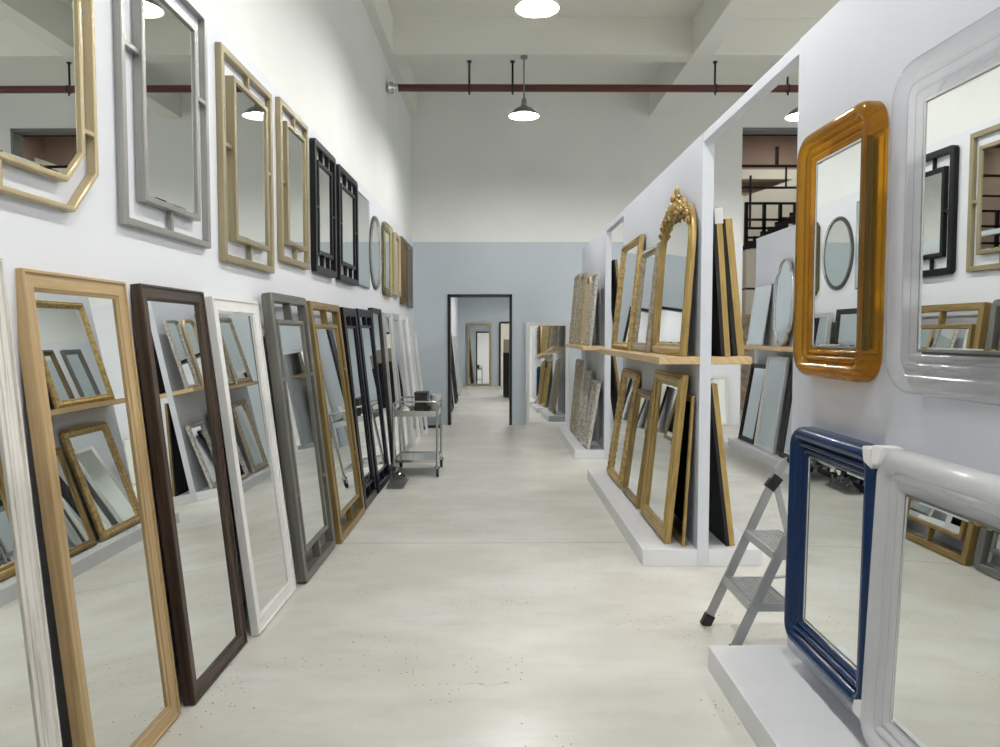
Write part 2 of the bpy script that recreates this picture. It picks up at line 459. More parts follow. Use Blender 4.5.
# back wall: doorway at left, tall opening at right, painted blue grey to 3.1 m
DX0, DX1, DZ = -.80, .29, 2.22
OX0, OX1, OZ = 4.15, 5.45, 5.0
bm = bmesh.new()
def bw(x0, x1, z0, z1):
    if z0 < 3.1 < z1:
        box(bm, x0, x1, YB, YB + .2, z0, 3.1, 1 if x0 < 2.8 else 2); box(bm, x0, x1, YB, YB + .2, 3.1, z1, 0)
    else: box(bm, x0, x1, YB, YB + .2, z0, z1, 1 if z1 <= 3.1 else 0)
bw(-1.6, DX0, 0, 5.64); bw(DX0, DX1, DZ, 5.64); bw(DX1, 2.9, 0, 5.64); bw(2.9, OX0, 0, 5.64); bw(OX0, OX1, OZ, 5.64); bw(OX1, 8.0, 0, 5.64)
struct('wall_back', bm, [M['white'], M['blue'], M['panel']])
bm = bmesh.new(); box(bm, 7.8, 8.0, -6, YB, 0, 5.64); struct('wall_right', bm, M['white'])
bm = bmesh.new(); box(bm, -2.2, 8.0, -6.2, -6, 0, 5.64); struct('wall_front', bm, M['white'])
# doorway casing
bm = bmesh.new()
box(bm, DX0 - .0, DX0 + .045, YB - .03, YB + .22, 0, DZ); box(bm, DX1 - .045, DX1, YB - .03, YB + .22, 0, DZ); box(bm, DX0, DX1, YB - .03, YB + .22, DZ - .045, DZ + .0)
d1 = struct('door_1', bm, M['blackmetal'])
bm = bmesh.new()
box(bm, OX1 - .05, OX1, YB - .02, YB + .22, 0, OZ); box(bm, OX0, OX1, YB - .02, YB + .22, OZ - .05, OZ)
d_2 = struct('door_2', bm, mat('grey_opening_frame', (.20, .20, .20), .6))
bm = bmesh.new(); box(bm, OX0, OX0 + .07, YB + .1, YB + .26, 0, 3.9); struct('trim_11', bm, M['white'])
# ceiling beams
bm = bmesh.new(); box(bm, -1.33, 7.8, 9.93, 10.20, 5.172, 5.64); struct('trim_2', bm, M['ceil'])
bm = bmesh.new(); box(bm, 2.57, 2.84, -6, YB, 5.165, 5.64); struct('trim_3', bm, M['ceil'])
bm = bmesh.new(); prism(bm, -6, YB, lambda y: wallX(y) + .09, -1.62, 5.17, 5.17, 5.64, 5.64); struct('trim_4', bm, M['ceil'])
bm = bmesh.new(); box(bm, -1.40, 7.8, 3.9, 4.17, 5.172, 5.64); struct('trim_5', bm, M['ceil'])
bm = bmesh.new(); box(bm, -1.46, 7.8, -2.1, -1.83, 5.172, 5.64); struct('trim_6', bm, M['ceil'])
bm = bmesh.new(); box(bm, 6.2, 6.47, -6, YB, 5.165, 5.64); struct('trim_7', bm, M['ceil'])

# invented fill lights shaped like windows, unseen in the side wall, brighten the ceiling
M['pane'] = emis('fill_panel_glow', (.93, .97, 1.0), 1.3)
wn = 0
def window(x0, x1, y0, y1, z0, z1):
    global wn; wn += 1
    bm = bmesh.new(); box(bm, x0, x1, y0, y1, z0, z1); p = struct('window_%d' % wn, bm, M['pane'])
    bm = bmesh.new(); xs = x1 - x0 < y1 - y0
    e = .03
    if xs:
        for a in (y0 - .04, (y0 + y1) / 2 - .02, y1): box(bm, x0 - e, x1, a, a + .04, z0 - .04, z1 + .04)
        for a in (z0 - .04, (z0 + z1) / 2, z1): box(bm, x0 - e, x1, y0, y1, a, a + .04)
    else:
        for a in (x0 - .04, (x0 + x1) / 2 - .02, x1): box(bm, a, a + .04, y0, y1 + e, z0 - .04, z1 + .04)
        for a in (z0 - .04, (z0 + z1) / 2, z1): box(bm, x0, x1, y0, y1 + e, a, a + .04)
    f = link('window_frame', bm, M['blackmetal'], p)
for y in (-2.6, .8, 4.2, 7.6): window(7.78, 7.8, y, y + 2.4, 2.5, 4.4)
# ---- room beyond the doorway
bm = bmesh.new(); box(bm, -3.2, 3.9, 22.45, 22.6, 0, 3.6); struct('wall_far_room_back', bm, M['blue'])
bm = bmesh.new(); box(bm, -1.25, -1.1, YB + .2, 22.45, 0, 3.6); struct('wall_far_room_left', bm, M['panel'])
bm = bmesh.new(); box(bm, 2.6, 2.75, YB + .2, 22.45, 0, 3.6); struct('wall_far_room_right', bm, M['white'])
bm = bmesh.new(); box(bm, -1.25, 2.75, YB + .2, 22.6, 3.6, 3.7); struct('ceiling_far_room', bm, M['white'])
# ---- hall beyond the tall opening
bm = bmesh.new(); box(bm, 2.9, 9.5, 20.0, 20.2, 0, 8.0, 0); struct('wall_far_hall_back', bm, M['brown'])
bm = bmesh.new(); box(bm, 2.8, 2.9, YB + .2, 20.0, 0, 8.0); struct('wall_far_hall_left', bm, M['ivory'])
bm = bmesh.new(); box(bm, 9.4, 9.5, YB + .2, 20.2, 0, 8.0); struct('wall_far_hall_right', bm, M['brown'])
bm = bmesh.new(); box(bm, 2.8, 9.5, YB, 20.2, 8.0, 8.2); struct('ceiling_far_hall', bm, M['brown'])
bm = bmesh.new(); box(bm, 2.8, 9.5, YB + .0, YB + .2, 5.84, 8.0); struct('wall_far_hall_front', bm, M['brown'])
bm = bmesh.new(); box(bm, 2.9, 9.4, 17.2, 17.6, 6.35, 6.75); struct('trim_8', bm, M['ivory'])
bm = bmesh.new(); box(bm, 2.9, 9.4, 19.6, 20.0, 5.55, 5.8); struct('trim_9', bm, M['ivory'])

# ================================================================= PARTITIONS
GP = 'display partitions of the right side of the aisle'
def partition(label, y0, y1, shelf=True, plinth_far=None, x0=1.35, x1=1.425, px0=.985, px1=1.79, sx0=1.08, sx1=1.695, z=2.853):
    t = thing('display_partition', label, 'partition', (x0, y0, 0))
    bm = bmesh.new(); box(bm, 0, x1 - x0, 0, y1 - y0, 0, z, bev=.002); link('panel', bm, M['part'], t)
    pf = (plinth_far or y1) - y0
    bm = bmesh.new()
    # two plinths butt against the panel on either side
    box(bm, px0 - x0, 0, 0, pf, 0, .113, bev=.003)
    link('plinth', bm, M['plinth'], t)
    bm = bmesh.new(); box(bm, x1 - x0, px1 - x0, 0, pf, 0, .113, bev=.003); link('plinth', bm, M['plinth'], t)
    if shelf:
        for a, b in ((sx0 - x0, 0), (x1 - x0, sx1 - x0)):
            bm = bmesh.new(); uvl = bm.loops.layers.uv.new('UVMap')
            box(bm, a, b, 0.0, y1 - y0 - .12, 1.35, 1.40, bev=.004)
            for f in bm.faces:
                for lp in f.loops: lp[uvl].uv = (lp.vert.co.y, lp.vert.co.x + lp.vert.co.z)
            link('shelf', bm, M['shelfwood'], t)
    return t
partition('nearest pale grey partition on the right, the amber, clear, blue and white framed mirrors hang on it', -2.0, 3.39, False)
partition('middle pale grey partition with the pine shelf of gilt mirrors and the white plinth', 4.93, 7.93)
partition('farthest pale grey partition on the right, with narrow gilt mirrors packed on its shelf', 9.22, 11.7)
for a, b, l in ((3.39, 4.93, 'grey header rail bridging the gap above the step ladder'), (7.93, 9.22, 'short grey header rail joining the middle partition to the farthest one')):
    bm = bmesh.new(); box(bm, 1.355, 1.42, a, b, 2.795, 2.853, bev=.002); tag(link('header_rail', bm, M['part']), l, 'rail')
# partition of the next aisle
partition('pale partition of the next aisle, seen between the ladder gap posts, with a scalloped mirror on its shelf', 6.3, 10.33, True, 10.33, 3.58, 3.66, 3.235, 4.0, 3.30, 3.92, 2.853)

# ================================================================= LEFT WALL, TOP ROW
GT = 'mirrors hung in the top row of the left panel'
def hung(y0, y1, z0, z1, k=None):
    """measured for x=-1.45, pulled onto the panel"""
    s = lambda y: y * ((1.475 - .0105 * y) / 1.45)
    a, b = s(y0), s(y1); yc = (a + b) / 2
    q = (1.475 - .0105 * yc) / 1.45
    return dict(w=b - a, h=(z1 - z0) * q, pos=(wallX(yc) + .002, yc, 1.55 + (z0 - 1.55) * q), rot=(0, 0, LROT))
d = hung(1.70, 2.79, 1.97, 3.16)
open_mirror('wall_mirror', 'large pale gold mirror with cut corners and open bar surround, nearest on the left wall', d['w'], d['h'], M['palegold'], d['pos'], d['rot'], GT,
            ob=.018, ot=.035, ins=(.085, .095), ib=.020, it=.036, cham=.155, connectors=(('r', .25), ('r', .75), ('l', .25), ('l', .75), ('b', .5), ('t', .5), ('b', .2)), conn_w=.018)
d = hung(2.99, 3.88, 1.985, 3.145)
open_mirror('wall_mirror', 'silver openwork bar mirror hung second from the left', d['w'], d['h'], M['silverleaf'], d['pos'], d['rot'], GT,
            ob=.030, ot=.032, ins=(.15, .115), ib=.028, it=.042, connectors=(('l', .62), ('r', .62), ('t', .5), ('b', .5)))
d = hung(4.07, 4.98, 1.945, 3.10)
open_mirror('wall_mirror', 'champagne gold openwork bar mirror hung beside the silver one', d['w'], d['h'], M['champ'], d['pos'], d['rot'], GT,
            ob=.04, ot=.035, ins=(.14, .125), ib=.03, it=.05, connectors=(('l', .55), ('r', .55), ('t', .5), ('b', .5)))
d = hung(5.17, 5.93, 2.05, 3.155)
open_mirror('wall_mirror', 'narrower gold bar mirror hung just before the two black ones', d['w'], d['h'], M['champ'], d['pos'], d['rot'], GT,
            ob=.042, ot=.035, ins=(.115, .125), ib=.03, it=.045, connectors=(('l', .5), ('r', .5), ('t', .5), ('b', .5)))
for y0, y1, l in ((6.10, 6.90, 'black lattice edged mirror on the left wall, the nearer of the black pair'), (7.03, 8.0, 'black lattice edged mirror on the left wall, the farther of the black pair')):
    d = hung(y0, y1, 2.055, 3.13)
    open_mirror('wall_mirror', l, d['w'], d['h'], M['black'], d['pos'], d['rot'], GT, ob=.055, ot=.045, ins=(.12, .15), ib=.035, it=.04, ocorner=.04,
                connectors=(('l', .5), ('r', .5), ('t', .36), ('t', .64), ('b', .36), ('b', .64)), conn_w=.014)
d = hung(8.10, 8.86, 2.07, 3.09)
out = o_rect(-d['w'] / 2, d['w'] / 2, 0, d['h'])
mirror('wall_mirror', 'thin clear edged rectangular mirror hung between the black pair and the oval', out, P_bar(.022, .018), M['clearthin'], d['pos'], d['rot'], GT, .016, -.018, .02)
d = hung(8.93, 9.80, 2.09, 3.0)
out = o_oval(-d['w'] / 2, d['w'] / 2, 0, d['h'])
mirror('wall_mirror', 'oval mirror with a clear rounded rim in the far top row', out, P_round(.035, .05), M['clearthin'], d['pos'], d['rot'], GT, .05, -.015, .01)
d = hung(9.92, 10.75, 2.06, 3.03)
out = o_cham(-d['w'] / 2, d['w'] / 2, 0, d['h'], .07)
mirror('wall_mirror', 'champagne clear framed mirror with cut corners right of the oval', out, P_box(.05, .10), M['clearbrown'], d['pos'], d['rot'], GT, .10, -.02, .012)
d = hung(10.98, 11.56, 2.12, 3.02)
out = o_rect(-d['w'] / 2, d['w'] / 2, 0, d['h'])
mirror('wall_mirror', 'small pale gold framed mirror hung before the dark brown one at the far end', out, P_box(.05, .07), M['palegold'], d['pos'], d['rot'], GT, .07, -.02)
d = hung(11.80, 12.45, 2.01, 3.07)
out = o_rect(-d['w'] / 2, d['w'] / 2, 0, d['h'])
mirror('wall_mirror', 'dark brown and gold framed mirror, last but one in the top row', out, P_gilt(.06, .09), M['umber'], d['pos'], d['rot'], GT, .09, -.02)
d = hung(12.70, 13.30, 2.0, 3.06)
out = o_rect(-d['w'] / 2, d['w'] / 2, 0, d['h'])
mirror('wall_mirror', 'grey framed mirror hung in the far corner by the back wall', out, P_box(.05, .07), M['steelgrey'], d['pos'], d['rot'], GT, .07, -.02)

# ================================================================= LEFT WALL, FLOOR ROW
GF = 'tall mirrors leaning along the left wall'
def lean_left(y0, y1, xf, xt, zt, t):
    """xf / xt: x of the front face at foot and top"""
    dx = xf - xt; H = math.hypot(dx, zt); a = math.asin(dx / H)
    yc = (y0 + y1) / 2
    return dict(w=y1 - y0, H=H, pos=(xf - t * math.cos(a), yc, 0.0), rot=(-a, 0, LROT))
def simple_left(label, y0, y1, xf, xt, zt, t, w, m, lip=.01, back=None, prof=None):
    d = lean_left(y0, y1, xf, xt, zt, t)
    out = o_rect(-d['w'] / 2, d['w'] / 2, 0, d['H'])
    mirror('standing_mirror', label, out, prof or P_box(t, w, lip), m, d['pos'], d['rot'], GF, w, -t + .022, .0, backmat=back)
simple_left('weathered white wooden standing mirror cut off by the left edge of the view', 1.60, 2.24, -1.30, -1.455, 1.77, .05, .075, M['washgrey'])
simple_left('light oak framed standing mirror, second from the left', 2.345, 2.985, -1.28, -1.46, 1.75, .05, .068, M['oak'])
simple_left('dark walnut framed standing mirror between the oak and the white one', 3.06, 3.70, -1.245, -1.43, 1.75, .055, .065, M['walnut'])
simple_left('whitewashed wooden standing mirror beside the dark walnut one', 3.78, 4.48, -1.205, -1.412, 1.735, .045, .082, M['wash'], lip=.012)
for lab, y0, y1, xf, xt, zt, m, oc in (
        ('wide pewter grey openwork standing mirror with rounded corners', 4.56, 5.40, -1.16, -1.355, 1.80, M['steelgrey'], .05),
        ('antique gold openwork standing mirror beside the pewter grey one', 5.46, 6.43, -1.125, -1.335, 1.785, M['bronze'], 0)):
    d = lean_left(y0, y1, xf, xt, zt, .06)
    open_mirror('standing_mirror', lab, d['w'], d['H'], m, d['pos'], d['rot'], GF, ob=.055, ot=.06, ins=(.115, .165), ib=.03, it=.05, ocorner=oc or None, iy=.0,
                connectors=(('t', .5), ('b', .5), ('l', .3), ('l', .7), ('r', .3), ('r', .7)) if oc else (('t', .5), ('b', .5), ('l', .3), ('l', .7), ('r', .3), ('r', .7)))
for lab, y0, y1, xf, xt, zt, m in (
        ('black openwork standing mirror just beyond the gold one', 6.52, 7.12, -1.13, -1.315, 1.78, M['black']),
        ('midnight blue black openwork standing mirror before the plastic wrap', 7.20, 7.98, -1.12, -1.31, 1.79, M['navyblack'])):
    d = lean_left(y0, y1, xf, xt, zt, .05)
    open_mirror('standing_mirror', lab, d['w'], d['H'], m, d['pos'], d['rot'], GF, ob=.075, ot=.05, ins=(.10, .16), ib=.02, it=.045,
                connectors=(('t', .5), ('b', .5), ('l', .5), ('r', .5)))
simple_left('dark grey standing mirror leaning behind the trolley, nearest of those there', 8.08, 8.68, -1.17, -1.315, 1.83, .05, .06, M['darkgrey'])
simple_left('silver framed standing mirror leaning behind the trolley', 8.86, 9.45, -1.16, -1.30, 1.80, .05, .055, M['silverwhite'])
simple_left('champagne clear framed standing mirror beyond the silver one behind the trolley', 9.56, 10.2, -1.13, -1.30, 1.81, .04, .09, M['milk'])
simple_left('white framed standing mirror beyond the trolley', 10.30, 10.95, -1.09, -1.28, 1.79, .05, .06, M['cap'])
simple_left('shorter white framed standing mirror last in the left row', 11.15, 11.75, -1.05, -1.24, 1.58, .05, .07, M['wash'])

# ================================================================= NEAR RIGHT PARTITION
GR = 'moulded frame mirrors hung on the nearest partition'
RX = 1.348
def moulded(t, w):
    P = [(0, 0), (0, -t * .50)]
    for k in range(9):                                   # big outer torus
        q = PI * (.06 + .88 * k / 8); P.append((w * (.26 - .26 * math.cos(q)), -t * (.50 + .50 * math.sin(q))))
    for k in range(6):                                   # small middle bead
        q = PI * (.1 + .8 * k / 5); P.append((w * (.63 - .10 * math.cos(q)), -t * (.56 + .20 * math.sin(q))))
    for k in range(6):                                   # inner bead
        q = PI * (.1 + .8 * k / 5); P.append((w * (.83 - .09 * math.cos(q)), -t * (.46 + .14 * math.sin(q))))
    return P + [(w, -t * .36), (w, 0)]
def right_hung(label, y0, y1, z0, z1, m, t=.07, w=.125, r=.10, dist=0.0, yaw=0., tilt=0.):
    W_, H_ = y1 - y0, z1 - z0
    out = o_round(-W_ / 2, W_ / 2, 0, H_, r, r, 10)
    root = mirror('wall_mirror', label, out, moulded(t, w), m, (RX - dist, (y0 + y1) / 2, z0), (-math.radians(tilt), 0, -R90 + math.radians(yaw)), GR, w, -t * .40, .014, back=False, smooth=60)
    # the board behind the glass only
    bm = bmesh.new(); slab(bm, out, w - .012, 0, -.01); link('backing_board', bm, M['back'], root)
    # slim inner sight strip
    bm = bmesh.new(); sweep(bm, out, [(w - .004, -t * .38), (w - .004, -t * .44), (w + .004, -t * .44), (w + .004, -t * .38)]); link('sight_edge', bm, M['chrome'], root, 40)
    return root, W_, H_
right_hung('glossy amber translucent framed mirror on the near right partition', 2.60, 3.235, 1.375, 2.375, M['amber'], r=.11)
right_hung('clear transparent framed mirror at the upper right edge', 1.68, 2.42, 1.365, 2.385, M['clear'], t=.07, w=.135, r=.12, yaw=2.1, dist=.018)
def corner_cap(root, W_, H_, sx, top, s=.066, t=.077):
    bm = bmesh.new()
    x = sx * (W_ / 2); z = H_ if top else 0; dz = -1 if top else 1
    pts = [(x + sx * .004, z - dz * .004), (x - sx * s, z - dz * .004), (x - sx * s * .8, z + dz * .045), (x - sx * .045, z + dz * s * .8), (x + sx * .004, z + dz * s)]
    a = [bm.verts.new((p[0], .0, p[1])) for p in pts]; b = [bm.verts.new((p[0], -t, p[1])) for p in pts]
    bm.faces.new(a); bm.faces.new(b)
    for k in range(5): bm.faces.new((a[k], a[(k + 1) % 5], b[(k + 1) % 5], b[k]))
    bmesh.ops.bevel(bm, geom=list(bm.edges), offset=.004, segments=2, affect='EDGES')
    o = link('corner_protector', bm, M['cap'], root); o['label'] = 'white foam corner protector'
ro, W_, H_ = right_hung('deep blue framed mirror with white corner protectors, hung low above the plinth', 2.505, 3.225, .225, 1.16, M['navy'], r=.09, w=.12, t=.075, tilt=.8, dist=.016)
corner_cap(ro, W_, H_, 1, True); corner_cap(ro, W_, H_, 1, False)
ro, W_, H_ = right_hung('milky white clear framed mirror hung low at the lower right edge', 1.70, 2.475, .17, 1.175, M['milk'], r=.10, w=.135, t=.07, yaw=1.0, tilt=2.4, dist=.05)
corner_cap(ro, W_, H_, -1, True)

# ================================================================= MIDDLE PARTITION
def lean_right(yn, yf, xf, xt, zb, zt, t):
    """front face x at foot / top of something leaning on a partition from the aisle side"""
    dx = xt - xf; H = math.hypot(dx, zt - zb); a = math.asin(dx / H)
    return dict(w=yf - yn, H=H, pos=(xf + t * math.cos(a), (yn + yf) / 2, zb), rot=(-a, 0, -R90))
GS = 'gilt mirrors standing on the shelf of the middle partition'
GL = 'gilt mirrors standing on the plinth of the middle partition'
bead = lambda p, amp: (lambda s, j: amp * abs(math.sin(s * PI / p)) if j in (2, 3, 6, 7) else 0)
leafy = lambda p, amp: (lambda s, j: amp * (math.sin(s * 2 * PI / p) * .6 + math.sin(s * 2 * PI / p * 2.3 + j) * .4) if 1 < j < 11 else 0)

# arched mirror with carved crest
d = lean_right(4.97, 5.93, 1.235, 1.305, 1.40, 2.46, .04)
W_, H_ = d['w'], d['H']
out = o_round(-W_ / 2, W_ / 2, 0, H_, .012, .30, 14)
root = mirror('standing_mirror', 'tall arched gold mirror with a carved leaf crest on the pine shelf', out, P_gilt(.045, .085), M['gold'], d['pos'], d['rot'], GS, .085, -.018, .012)
bm = bmesh.new()
rr = random.Random(3)
def crest(bm, W_, H_):
    # shell at the centre, acanthus scrolls and leaves that follow the arch down over both shoulders
    R_ = .30
    def line(x):
        e = max(0, abs(x) - (W_ / 2 - R_)); return H_ - (R_ - math.sqrt(max(0, R_ * R_ - e * e)))
    for k in range(11):
        a = -1.3 + 2.6 * k / 10
        L_ = .105 - .02 * abs(a)
        blob(bm, (math.sin(a) * L_ * .55, -.045, H_ + .035 + math.cos(a) * L_ * .6), (.018, .016, L_ * .5), Matrix.Rotation(a, 3, 'Y'))
    blob(bm, (0, -.055, H_ - .01), (.055, .028, .05)); blob(bm, (0, -.065, H_ + .06), (.03, .022, .035))
    for s in (-1, 1):
        for x0, dz, r0, turns in ((.09, .035, .05, 1.6), (.075, -.035, .035, 1.4), (.17, .005, .046, 1.5), (.245, -.01, .04, 1.4), (.31, -.012, .034, 1.4), (.37, -.014, .03, 1.3), (.415, -.02, .024, 1.3)):
            cx, cz = s * x0, line(x0) - .02 + dz
            pts = []; rs = []
            for q in range(20):
                t = q / 19; an = t * turns * 2 * PI + x0 * 9; r_ = r0 * (1 - t * .85)
                pts.append((cx + s * r_ * math.cos(an), -.042 - .022 * t, cz + r_ * math.sin(an))); rs.append(.0115 * (1 - .35 * t))
            tube(bm, pts, .01, 8, rs=rs)
        for q in range(52):
            t = rr.random(); x = .02 + .41 * t; w_ = .075 * (1.1 - t)
            z = line(x) - .03 + rr.uniform(-w_ * .75, w_)
            an = rr.uniform(-1.3, 1.3) + s * .9
            blob(bm, (s * x, -.042 + rr.uniform(-.012, .004), z), (.011, .010, rr.uniform(.018, .034)), Matrix.Rotation(an, 3, 'Y') @ Matrix.Rotation(rr.uniform(-.5, .5), 3, 'X'))
crest(bm, W_, H_); link('crest', bm, M['gold'], root, 50)['label'] = 'carved leaf and scroll crest'
# the two rectangular gilt mirrors farther along the shelf
d = lean_right(6.02, 6.66, 1.215, 1.30, 1.40, 2.28, .035)
out = o_rect(-d['w'] / 2, d['w'] / 2, 0, d['H'], .02)
mirror('standing_mirror', 'dull champagne gilt mirror on the shelf between the arched one and the beaded one', out, P_gilt(.04, .08), M['darkgilt'], d['pos'], d['rot'], GS, .08, -.018, carve=leafy(.05, .003))
d = lean_right(6.74, 7.72, 1.195, 1.30, 1.40, 2.44, .04)
out = o_rect(-d['w'] / 2, d['w'] / 2, 0, d['H'], .01)
mirror('standing_mirror', 'gold mirror with beaded edge on the far end of the pine shelf', out, P_gilt(.042, .075), M['oldgold'], d['pos'], d['rot'], GS, .075, -.018, carve=bead(.03, .007))

# plinth row
d = lean_right(6.88, 7.66, 1.145, 1.30, .113, 1.20, .05)
out = o_round(-d['w'] / 2, d['w'] / 2, 0, d['H'], .03, .05, 6, .02)
mirror('standing_mirror', 'worn gold mirror with carved rounded corners at the far end of the plinth', out, P_gilt(.055, .085), M['oldgold'], d['pos'], d['rot'], GL, .085, -.018, carve=leafy(.06, .004))
d = lean_right(6.08, 6.78, 1.152, 1.275, .113, 1.06, .045)
out = o_rect(-d['w'] / 2, d['w'] / 2, 0, d['H'])
mirror('standing_mirror', 'shorter gold mirror on the plinth between two taller ones', out, P_gilt(.045, .07), M['bronze'], d['pos'], d['rot'], GL, .07, -.018)
d = lean_right(5.055, 5.92, 1.155, 1.265, .113, 1.27, .045)
out = o_rect(-d['w'] / 2, d['w'] / 2, 0, d['H'])
mirror('standing_mirror', 'large gold mirror with stepped frame, nearest on the plinth', out, P_gilt(.055, .10), M['gold'], d['pos'], d['rot'], GL, .10, -.02, .012)
d = lean_right(4.985, 5.62, 1.262, 1.316, .113, 1.135, .022)
out = o_rect(-d['w'] / 2, d['w'] / 2, 0, d['H'])
mirror('standing_mirror', 'slim gold mirror tucked behind the large stepped gold one', out, P_box(.022, .05, .008, .003), M['gold'], d['pos'], d['rot'], GL, .05, -.012)

# back side of the middle partition (faces the next aisle)
def lean_back(yn, yf, xf, xt, zb, zt, t):
    dx = xf - xt; H = math.hypot(dx, zt - zb); a = math.asin(dx / H)
    return dict(w=yf - yn, H=H, pos=(xf - t * math.cos(a), (yn + yf) / 2, zb), rot=(-a, 0, R90))
def black_side(t, w):
    g = min(.046, t * .6)
    return [(0, 0), (0, -t + g), (0, -t), (w * .3, -t), (w * .6, -t + .006), (w, -t + .012), (w, 0)]
GBk = 'mirrors seen edge on, leaning on the back of the middle partition'
for lab, yn, xf, xt, zb, zt, t, w in (
        ('black backed gold rimmed mirror edge on upon the shelf end, nearer the post', 4.97, 1.565, 1.488, 1.40, 2.37, .062, .06),
        ('black sided gold rimmed mirror edge on upon the shelf end, farther from the post', 5.02, 1.675, 1.575, 1.40, 2.31, .078, .06),
        ('gold rimmed black backed mirror leaning on the plinth end beside the post', 5.00, 1.625, 1.488, .113, 1.21, .06, .05)):
    d = lean_back(yn, yn + .6, xf, xt, zb, zt, t)
    out = o_rect(-d['w'] / 2, d['w'] / 2, 0, d['H'])
    rt = mirror('standing_mirror', lab, out, black_side(t, w), None, d['pos'], d['rot'], GBk, w, -t + .018, mats=[M['gold'], M['back']], mis=[1, 0, 0, 0, 0, 0, 1])
    if yn == 4.97:
        bm = bmesh.new(); box(bm, -d['w'] / 2 - .006, -d['w'] / 2 + .09, -t - .006, -.012, d['H'] - .10, d['H'] + .006, bev=.004); link('corner_protector', bm, M['silverwhite'], rt)['label'] = 'silvery grey corner protector'

# gap between middle and farthest partition: thin dark mirrors
# ================================================================= FARTHEST PARTITION
G3 = 'gilt mirrors standing on the shelf of the farthest partition'
for lab, yn, yf, xf, xt, zt, m, w, cv in (
        ('white sided mirror nearest on the far shelf', 9.26, 9.62, 1.15, 1.235, 2.29, 'mosaic', .04, None),
        ('pale gold mirror with a round topped frame on the far shelf', 9.70, 10.10, 1.14, 1.225, 2.31, 'palegold', .06, None),
        ('dull gold narrow mirror standing third on the far shelf', 10.18, 10.68, 1.13, 1.215, 2.38, 'darkgilt', .07, leafy(.05, .004)),
        ('dark carved mirror at the far end of the far shelf', 10.76, 11.42, 1.12, 1.205, 2.42, 'darkgilt', .08, leafy(.06, .005))):
    d = lean_right(yn, yf, xf, xt, 1.40, zt, .045)
    out = o_rect(-d['w'] / 2, d['w'] / 2, 0, d['H'], .02) if m != 'palegold' else o_round(-d['w'] / 2, d['w'] / 2, 0, d['H'], .01, .12, 8)
    mirror('standing_mirror', lab, out, P_gilt(.045, w), M[m], d['pos'], d['rot'], G3, w, -.018, carve=cv)
G3b = 'mirrors standing on the plinth of the farthest partition'
for lab, yn, yf, xf, xt, zt, m, w in (
        ('speckled white and dark framed mirror nearest on the far plinth', 9.27, 9.75, 1.13, 1.27, .955, 'mosaic', .06),
        ('speckled white framed mirror second on the far plinth', 9.95, 10.35, 1.12, 1.24, 1.06, 'mosaic', .06),
        ('bronze topped mirror at the far end of the far plinth', 10.55, 11.15, 1.11, 1.20, 1.18, 'darkgilt', .09)):
    d = lean_right(yn, yf, xf, xt, .113, zt, .05)
    out = o_rect(-d['w'] / 2, d['w'] / 2, 0, d['H'], .02)
    mirror('standing_mirror', lab, out, P_gilt(.05, w), M[m], d['pos'], d['rot'], G3b, w, -.018, carve=leafy(.04, .004))
# dark backed mirrors on the back of the farthest partition, seen through the gap
for lab, yn, xf, xt, zb, zt in (('slim black and gold mirror edge on in the gap behind the far shelf', 9.25, 1.63, 1.50, 1.40, 2.46), ('gold edged dark backed mirror in the gap below the far shelf', 9.25, 1.66, 1.49, .113, 1.27)):
    d = lean_back(yn, yn + .6, xf, xt, zb, zt, .05)
    out = o_rect(-d['w'] / 2, d['w'] / 2, 0, d['H'])
    mirror('standing_mirror', lab, out, black_side(.05, .06), None, d['pos'], d['rot'], 'mirrors on the back of the farthest partition', .06, -.03, mats=[M['bronze'], M['back']], mis=[1, 0, 0, 0, 0, 0, 1])

# ================================================================= BACK WALL MIRROR
a = .03
out = o_rect(-.365, .365, 0, 1.75)
mirror('standing_mirror', 'satin silver framed mirror standing against the back wall right of the doorway', out, P_box(.04, .06, .012), M['silverwhite'], (.888, YB - .065, 0), (-a, 0, 0), None, .06, -.02)
out = o_rect(-.24, .24, 0, .84)
mirror('standing_mirror', 'small grey framed mirror on the floor by the back wall, seen through the ladder gap', out, P_box(.04, .05), M['silverwhite'], (3.72, YB - .10, 0), (-.09, 0, 0), None, .05, -.02)

# ================================================================= NEXT AISLE MIRRORS
GN = 'mirrors on the partition of the next aisle'
d = lean_right(8.88, 9.47, 3.49, 3.525, 1.40, 2.47, .03)
def o_scallop(w, h):
    half = [(0, 0), (.22, .008), (.40, .03), (.52, .062), (.58, .10), (.60, .135), (.70, .15), (.82, .175), (.90, .21), (.95, .26), (.98, .34), (1, .5)]
    right = half + [(x, 1 - z) for x, z in reversed(half[:-1])]
    pts = [(x * w / 2, z * h) for x, z in right] + [(-x * w / 2, z * h) for x, z in reversed(right[1:-1])]
    def f(i): return [(x * (1 - 2 * i / w), h / 2 + (z - h / 2) * (1 - 2 * i / h)) for x, z in pts]
    return f
out = o_scallop(d['w'], d['H'])
mirror('standing_mirror', 'scalloped silver rimmed long mirror on the next aisle shelf', out, P_round(.032, .035), M['chrome'], d['pos'], d['rot'], GN, .035, -.014)
d = lean_right(9.66, 10.25, 3.44, 3.55, 1.40, 2.2, .02)
out = o_rect(-d['w'] / 2, d['w'] / 2, 0, d['H'])
mirror('standing_mirror', 'thin silver edged mirror leaning beside the scalloped one', out, P_box(.02, .02, .006, .002), M['silverwhite'], d['pos'], d['rot'], GN, .02, -.012)
